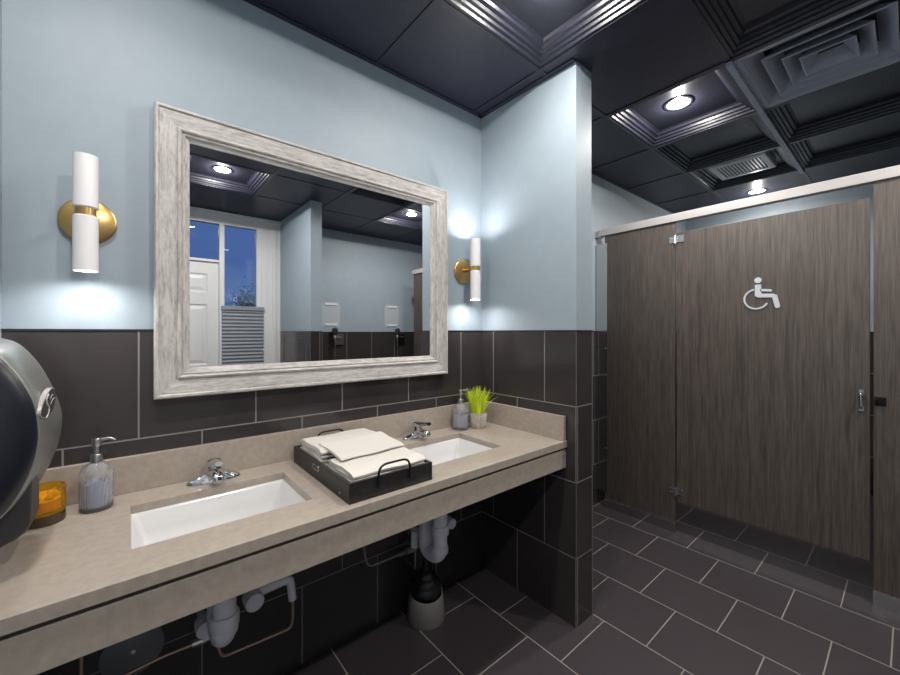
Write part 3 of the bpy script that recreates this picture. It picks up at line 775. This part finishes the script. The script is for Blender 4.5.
tube(bm, [bpt(u, v, 0.0034) for u, v in ((-0.006, 0.028), (-0.026, 0.016), (-0.014, 0.000), (0.002, -0.012), (-0.008, -0.028), (-0.026, -0.036))], 0.0016, 8, bend=0.014)
tube(bm, [bpt(u, v, 0.0034) for u, v in ((0.010, 0.012), (0.024, 0.022), (0.036, 0.020))], 0.0008, 6, bend=0.006)
tube(bm, [bpt(u, v, 0.0034) for u, v in ((0.012, -0.004), (0.024, 0.006), (0.044, 0.010))], 0.0008, 6, bend=0.006)
obj('logo_swoosh', bm, 'logo_line', bd)

# ------------------------------------------------------------------ plumbing under the counter
def trap(label, x, dz=0):
    t = thing('sink_drain_trap', label, 'drain pipe', (x, -0.285, 0), group='covered drain pipes under the sinks')
    bm = NB(); tube(bm, [(0, 0, 0.69), (0, 0, 0.42 + dz), (0.0, 0.03, 0.395 + dz), (0.0, 0.10, 0.395 + dz), (0.0, 0.10, 0.50), (0, 0.24, 0.52), (0, 0.27, 0.52)], 0.031, 18, bend=0.035)
    obj('trap', bm, 'pvc', t, smooth=True)
    bm = NB(); lathe(bm, [(0.037, 0.47), (0.039, 0.475), (0.039, 0.505), (0.037, 0.51)], 24); obj('slip_nut', bm, 'pvc', t, smooth=True)
    bm = NB(); lathe(bm, [(0.033, 0.42 + dz), (0.036, 0.425 + dz), (0.036, 0.445 + dz), (0.033, 0.455 + dz)], 24)
    obj('slip_nut', bm, 'pvc', t, smooth=True)
    return t
trap('white covered drain trap under the sink nearest the camera', -1.325, 0.03)
trap('white covered drain trap under the far sink, above the plunger', -0.527, -0.03)

def disc(bm, c, r, h, axis='Y'):
    lathe(bm, [(0.0, -h / 2), (r * 0.92, -h / 2), (r, -h / 2 + 0.003), (r, h / 2), (0.0, h / 2)], 24, c=c, axis=axis, cap0=False, cap1=False)
t = thing('water_supply_line', 'copper supply pipe looping from the white hose right of the near sink drain', 'water pipe', (-1.2, -0.10, 0.3))
bm = NB(); tube(bm, [(-1.079, -0.12, 0.36), (-1.079, -0.12, 0.285), (-1.085, -0.12, 0.250), (-1.305, -0.12, 0.262), (-1.315, -0.12, 0.30), (-1.315, -0.02, 0.42)], 0.005, 10, bend=0.03)
rel(obj('pipe', bm, 'copper', t, smooth=True), t)
bm = NB(); tube(bm, [(-1.21, -0.10, 0.418), (-1.11, -0.12, 0.436), (-1.088, -0.12, 0.425), (-1.080, -0.12, 0.352)], 0.017, 14, bend=0.04, radii=(0.019, 0.014))
rel(obj('insulated_hose', bm, 'pvc', t, smooth=True), t)
bm = NB(); disc(bm, (-1.212, -0.125, 0.413), 0.030, 0.05); tube(bm, [(-1.212, -0.12, 0.413), (-1.212, -0.012, 0.413)], 0.014, 14)
rel(obj('insulated_valve', bm, 'pvc', t, smooth=True), t)
t = thing('water_supply_line', 'copper supply pipe running left from the near drain past the round wall cover', 'water pipe', (-1.5, -0.10, 0.3))
bm = NB(); tube(bm, [(-1.352, -0.10, 0.330), (-1.46, -0.10, 0.335), (-1.58, -0.10, 0.325), (-1.639, -0.10, 0.325), (-1.639, -0.10, 0.55), (-1.639, -0.012, 0.62)], 0.005, 10, bend=0.025)
rel(obj('pipe', bm, 'copper', t, smooth=True), t)
bm = NB(); tube(bm, [(-1.385, -0.10, 0.333), (-1.345, -0.10, 0.331)], 0.011, 8); tube(bm, [(-1.352, -0.10, 0.331), (-1.322, -0.10, 0.331), (-1.322, -0.012, 0.331)], 0.009, 12)
rel(obj('fitting', bm, 'steel', t), t)
bm = NB(); disc(bm, (-1.352, -0.115, 0.385), 0.026, 0.05); tube(bm, [(-1.345, -0.10, 0.39), (-1.345, -0.10, 0.335)], 0.014, 12); tube(bm, [(-1.352, -0.10, 0.385), (-1.352, -0.012, 0.385)], 0.012, 12)
rel(obj('insulated_valve', bm, 'pvc', t, smooth=True), t)
t = thing('water_supply_line', 'thin supply pipe bending left from the valve under the far sink', 'water pipe', (-0.6, -0.10, 0.3))
bm = NB(); tube(bm, [(-0.788, -0.10, 0.60), (-0.787, -0.10, 0.43), (-0.768, -0.10, 0.335), (-0.60, -0.10, 0.332)], 0.0045, 10, bend=0.035)
tube(bm, [(-0.525, -0.10, 0.33), (-0.525, -0.10, 0.25), (-0.518, -0.095, 0.228), (-0.518, -0.012, 0.24)], 0.0045, 10, bend=0.03)
rel(obj('pipe', bm, 'steel', t, smooth=True), t)
bm = NB(); tube(bm, [(-0.612, -0.10, 0.332), (-0.58, -0.10, 0.332)], 0.010, 8); tube(bm, [(-0.575, -0.10, 0.330), (-0.51, -0.10, 0.330), (-0.51, -0.012, 0.33)], 0.013, 14)
rel(obj('fitting', bm, 'steel', t), t)
bm = NB(); disc(bm, (-0.505, -0.135, 0.405), 0.024, 0.04); tube(bm, [(-0.535, -0.11, 0.42), (-0.535, -0.11, 0.345)], 0.017, 14); tube(bm, [(-0.52, -0.12, 0.41), (-0.535, -0.05, 0.43), (-0.535, -0.012, 0.43)], 0.014, 12)
rel(obj('insulated_valve', bm, 'pvc', t, smooth=True), t)
t = thing('insulated_stop_valve', 'round white covered stop valve right of the far sink drain', 'valve', (-0.335, -0.10, 0.395))
bm = NB(); disc(bm, (0, -0.02, 0), 0.025, 0.045); tube(bm, [(0, -0.01, 0), (0, 0.09, 0)], 0.013, 12)
obj('valve_cover', bm, 'pvc', t, smooth=True)
bm = NB(); tube(bm, [(0, -0.005, 0), (-0.03, -0.005, 0.04), (-0.06, -0.02, 0.29)], 0.007, 10, bend=0.03)
obj('hose', bm, 'pvc', t, smooth=True)

t = thing('access_cover', 'round metal access cover screwed to the wall under the near sink', 'wall cover', (-1.528, -TP, 0.330))
bm = NB(); lathe(bm, [(0.080, -0.0004), (0.080, -0.002), (0.076, -0.005), (0.0, -0.007)], 48, axis='Y', cap1=False)
obj('plate', bm, 'cover', t, smooth=True)
bm = NB(); lathe(bm, [(0.007, -0.006), (0.007, -0.009), (0.0, -0.0105)], 16, axis='Y', cap1=False)
obj('screw', bm, 'chrome', t, smooth=True)

t = thing('plunger', 'black rubber plunger standing in a grey tub under the far sink', 'plunger', (-0.475, -0.115, 0))
bm = NB(); lathe(bm, [(0.0, 0.115), (0.066, 0.115), (0.071, 0.125), (0.071, 0.142), (0.064, 0.152), (0.063, 0.158), (0.060, 0.176), (0.050, 0.190), (0.041, 0.196), (0.040, 0.203), (0.030, 0.214), (0.018, 0.222), (0.016, 0.250), (0.0, 0.252)], 36, cap0=False, cap1=False)
obj('bell', bm, 'rubber', t, smooth=True, sharp=50)
bm = NB(); lathe(bm, [(0.014, 0.245), (0.012, 0.26), (0.012, 0.45), (0.008, 0.46)], 20)
obj('handle', bm, 'rubber', t, smooth=True)
t = thing('plunger_tub', 'grey plastic tub holding the black plunger on the floor', 'plunger holder', (-0.475, -0.115, 0))
bm = NB(); lathe(bm, [(0.0, 0), (0.087, 0), (0.089, 0.004), (0.078, 0.125), (0.076, 0.127), (0.074, 0.124), (0.084, 0.008), (0.0, 0.008)], 44, cap0=False, cap1=False)
for v in bm.verts:
    if v.co.z > 0.1: v.co.z += v.co.y * 0.20 + v.co.x * 0.06
obj('tub', bm, 'grey_plastic', t, smooth=True)

# ------------------------------------------------------------------ toilet stall front
PX = 1.235; PT = 0.025
def pilaster(y0, y1, label, name='stall_pilaster'):
    t = thing(name, label, 'stall panel', (PX, (y0 + y1) / 2, 0), group='stall front panels')
    rel(obj('panel', boxm((PX, y0, 0.012), (PX + PT, y1, 2.053)), 'laminate', t, bevel=0.0015), t)
    bm = NB(); box(bm, (PX - 0.002, y0 - 0.002, 0), (PX + PT + 0.002, y1 + 0.002, 0.075))
    rel(obj('shoe', bm, 'steel_pol', t), t)
    return t
p1 = pilaster(-0.565, -0.075, 'narrow brown woodgrain stall panel between the blue wall and the stall door')
p2 = pilaster(-2.10, -1.449, 'brown woodgrain stall panel to the right of the stall door')
pilaster(-2.50, -2.103, 'brown woodgrain stall panel at the corner next to the urinals, seen in the mirror')
sp_ = thing('stall_side_panel', 'brown woodgrain side panel of the stall beyond the corner by the urinals', 'stall panel', (2.2, -2.51, 0))
rel(obj('panel', boxm((PX + PT + 0.006, -2.527, 0.15), (XR - TP - 0.002, -2.503, 2.05)), 'laminate', sp_), sp_)
t = thing('stall_door', 'wide brown woodgrain stall door with a silver wheelchair sign', 'door', (PX, -0.571, 0.207))
rel(obj('door_panel', boxm((PX + 0.002, -1.437, 0.207), (PX + PT - 0.002, -0.573, 1.980)), 'laminate', t, bevel=0.0015), t)
for z in (0.276, 1.935):
    bm = NB()
    box(bm, (PX - 0.004, -0.618, z - 0.022), (PX + PT, -0.578, z + 0.022)); box(bm, (PX - 0.004, -0.563, z - 0.022), (PX - 0.0005, -0.530, z + 0.022))
    lathe(bm, [(0.009, z - 0.028), (0.009, z + 0.028)], 16, c=(PX - 0.008, -0.570, 0))
    for yy in (-0.608, -0.590, -0.552, -0.538):
        for dz in (-0.012, 0.012): lathe(bm, [(0.004, -0.006), (0.003, -0.0075)], 10, c=(PX, yy, z + dz), axis='X')
    rel(obj('hinge', bm, 'hinge', t, bevel=0.001), t)
bm = NB(); tube(bm, [(PX + 0.002, -1.408, 1.026), (PX - 0.028, -1.408, 1.026), (PX - 0.028, -1.408, 0.950), (PX + 0.002, -1.408, 0.950)], 0.006, 12, bend=0.012)
box(bm, (PX - 0.003, -1.416, 1.012), (PX + 0.002, -1.400, 1.040)); box(bm, (PX - 0.003, -1.416, 0.936), (PX + 0.002, -1.400, 0.964))
rel(obj('handle', bm, 'chrome', t, smooth=True), t)
# wheelchair symbol
SY, SZ, SX = -1.000, 1.5, PX + 0.001
def sym(y, z): return (y, z)
bm = NB()
hy, hz = -0.998, 1.602
prism(bm, [(hy + 0.0165 * math.cos(a), hz + 0.0165 * math.sin(a)) for a in (2 * PI * k / 24 for k in range(24))], 'X', SX - 0.004, SX)
# torso, thigh and shin
prism(bm, [(-0.984, 1.577), (-1.012, 1.577), (-1.014, 1.524), (-1.068, 1.520), (-1.082, 1.512), (-1.096, 1.452), (-1.094, 1.442), (-1.084, 1.438), (-1.074, 1.443), (-1.062, 1.500), (-1.000, 1.503), (-0.984, 1.512)], 'X', SX - 0.004, SX)
prism(bm, [(-1.008, 1.552), (-1.058, 1.545), (-1.062, 1.539), (-1.058, 1.533), (-1.008, 1.538)], 'X', SX - 0.004, SX)
cyy, czz, ro, ri = -0.990, 1.495, 0.060, 0.051
prev = None
for k in range(41):
    # sweep from the back of the torso, round the back, to under the thigh
    th_ = math.radians(80 - (80 - (-152)) * k / 40)
    ck, sk = math.cos(th_), math.sin(th_)
    cur = [bm.verts.new((SX - 0.004, cyy + ro * ck, czz + ro * sk)), bm.verts.new((SX - 0.004, cyy + ri * ck, czz + ri * sk)), bm.verts.new((SX, cyy + ri * ck, czz + ri * sk)), bm.verts.new((SX, cyy + ro * ck, czz + ro * sk))]
    if prev:
        for q in range(4): bm.faces.new((prev[q], prev[(q + 1) % 4], cur[(q + 1) % 4], cur[q]))
    else: bm.faces.new(cur)
    prev = cur
bm.faces.new(prev)
for v in bm.verts: v.co.z += 0.020; v.co.y += -0.004
rel(obj('wheelchair_sign', bm, 'sign', t, label='silver wheelchair symbol'), t)
# strike on the right panel
bm = NB(); box(bm, (PX - 0.006, -1.490, 0.972), (PX - 0.0025 + 0.002, -1.452, 1.012)); box(bm, (PX - 0.016, -1.462, 0.980), (PX - 0.004, -1.452, 1.004))
lathe(bm, [(0.007, -0.010), (0.006, -0.006)], 14, c=(PX, -1.474, 0.992), axis='X')
rel(obj('door_stop', bm, 'iron', p2, bevel=0.001), p2)
# header rail
hd = thing('stall_header_rail', 'pale metal header rail running above the stall door and panels', 'rail', (PX, -1.5, 2.053))
bm = NB(); box(bm, (PX - 0.012, -2.53, 2.0535), (PX + PT + 0.012, -0.045, 2.096))
rel(obj('rail', bm, 'headrail', hd, bevel=0.003), hd)
rel(obj('rail_lip', boxm((PX - 0.006, -2.53, 2.096), (PX + PT + 0.006, -0.045, 2.108)), 'headrail', hd, bevel=0.002), hd)
bm = NB(); box(bm, (PX - 0.014, -0.046, 2.045), (PX + PT + 0.014, -0.030, 2.105)); box(bm, (PX - 0.006, -0.031, 2.05), (PX + PT + 0.006, -0.0005, 2.10))
rel(obj('wall_bracket', bm, 'headrail', hd, bevel=0.002), hd)
# wall channel left of the narrow panel
ch = thing('wall_channel', 'long polished metal channel holding the narrow stall panel to the wall', 'bracket', (PX, -0.04, 0.1))
bm = NB()
box(bm, (PX - 0.003, -0.095, 0.12), (PX - 0.0006, -TP - 0.001, 1.995)); box(bm, (PX + PT + 0.0006, -0.095, 0.12), (PX + PT + 0.003, -TP - 0.001, 1.995)); box(bm, (PX - 0.0006, -TP - 0.004, 0.12), (PX + PT + 0.0006, -TP - 0.001, 1.995))
rel(obj('channel', bm, 'steel_pol', ch), ch)
for z in (0.45, 1.0, 1.20, 1.96):
    bm = NB(); lathe(bm, [(0.0, -0.0085), (0.006, -0.0065), (0.008, -0.0032)], 14, c=(PX, -0.082, z), axis='X', cap0=False, cap1=False)
    rel(obj('bolt', bm, 'chrome', ch, smooth=True), ch)

# ------------------------------------------------------------------ far side of the room, seen in the mirror
def urinal(x, label):
    t = thing('urinal', label, 'urinal', (x, YU + TP, 0), group='urinals')
    bm = NB(); prev = None
    secs = [(0.45, 0.13, 0.20), (0.50, 0.16, 0.30), (0.60, 0.175, 0.34), (0.68, 0.175, 0.30), (0.76, 0.17, 0.20), (0.84, 0.165, 0.16), (0.90, 0.15, 0.14), (0.92, 0.12, 0.12)]
    for z, a, d in secs:
        ring = []
        for k in range(25):
            th = PI * k / 24
            ring.append(bm.verts.new((a * math.cos(th), 0.0004 + d * math.sin(th) ** 0.8 if 0 < k < 24 else 0.0004, z)))
        if prev:
            for i in range(24): bm.faces.new((prev[i], prev[i + 1], ring[i + 1], ring[i]))
            bm.faces.new((prev[24], prev[0], ring[0], ring[24]))
        else: bm.faces.new(ring)
        prev = ring
    bm.faces.new(prev)
    obj('bowl', bm, 'ceramic', t, smooth=True, sharp=60)
    bm = NB(); tube(bm, [(0, 0.0005, 1.255), (0, 0.055, 1.255)], 0.012, 12); tube(bm, [(0.09, 0.06, 1.255), (0.0, 0.06, 1.255)], 0.014, 14)
    tube(bm, [(0, 0.06, 1.29), (0, 0.06, 0.915)], 0.010, 14); tube(bm, [(0.085, 0.0005, 1.255), (0.085, 0.06, 1.255)], 0.011, 12)
    lathe(bm, [(0.022, 1.222), (0.024, 1.228), (0.024, 1.28), (0.020, 1.288)], 24, c=(0, 0.06, 0))
    v = obj('flush_valve', bm, 'chrome', t, smooth=True)
    bm = NB(); box(bm, (0.03, 0.001, 1.17), (0.13, 0.03, 1.30))
    obj('sensor_box', bm, 'steel_pol', v, bevel=0.004)
    bm = NB(); lathe(bm, [(0.024, 1.288), (0.034, 1.296), (0.036, 1.33), (0.030, 1.365), (0.012, 1.375)], 24, c=(0, 0.06, 0))
    obj('sensor_cap', bm, 'black', v, smooth=True)
    return t
urinal(0.340, 'white wall urinal with chrome flush valve, nearer to the entry door')
urinal(1.205, 'white wall urinal with chrome flush valve, nearer to the stall partition')
def holder(x, label):
    t = thing('sign_holder', label, 'sign holder', (x, YU, 1.53), group='clear sign holders above the urinals')
    obj('acrylic_plate', boxm((-0.11, 0.0005, -0.145), (0.11, 0.006, 0.145)), 'acrylic', t, bevel=0.001)
    for z in (-0.115, 0.128): obj('white_strip', boxm((-0.075, 0.0065, z - 0.013), (0.075, 0.012, z + 0.013)), 'trim_white', t, bevel=0.001)
    return t
holder(0.315, 'clear wall sign holder with two white strips, above the urinal nearer the entry door')
holder(1.155, 'clear wall sign holder with two white strips, above the urinal nearer the stall partition')

# ------------------------------------------------------------------ outside the entry: ground and a small tree at dusk
struct('outside_ground', boxm((-6, -12, -0.12), (5, YW - WT - 0.01, -0.06)), 'pavement')
t = thing('tree', 'small pale leafy tree lit at dusk outside the window, seen in the mirror', 'tree', (0.36, -7.2, -0.06))
bm = NB(); tube(bm, [(0, 0, 0), (0.05, 0, 0.9), (0.0, 0.05, 1.9)], 0.06, 10, bend=0.2, radii=(0.07, 0.03))
obj('trunk', bm, 'bark', t, smooth=True)
bm = NB(); R3 = random.Random(9)
for k in range(1800):
    c = Vector((R3.gauss(0, 0.16), R3.gauss(0, 0.2), 1.85 + R3.gauss(0, 0.18))); a, b = R3.uniform(0, 6.3), R3.uniform(-1, 1)
    u = Vector((math.cos(a), math.sin(a), b)).normalized() * 0.035; v = u.cross(Vector((b, 0.3, 1))).normalized() * 0.02
    bm.faces.new([bm.verts.new(c - u), bm.verts.new(c + v), bm.verts.new(c + u), bm.verts.new(c - v)])
obj('foliage', bm, 'leaf', t)
# unseen point light added to brighten the tree
l = bpy.data.lights.new('tree_fill_light', 'POINT'); l.energy = 40; l.color = (0.8, 0.9, 1.0); l.shadow_soft_size = 0.15
lo = bpy.data.objects.new('tree_fill_light', l); COL.objects.link(lo); lo.location = (1.2, -6.4, 2.6)
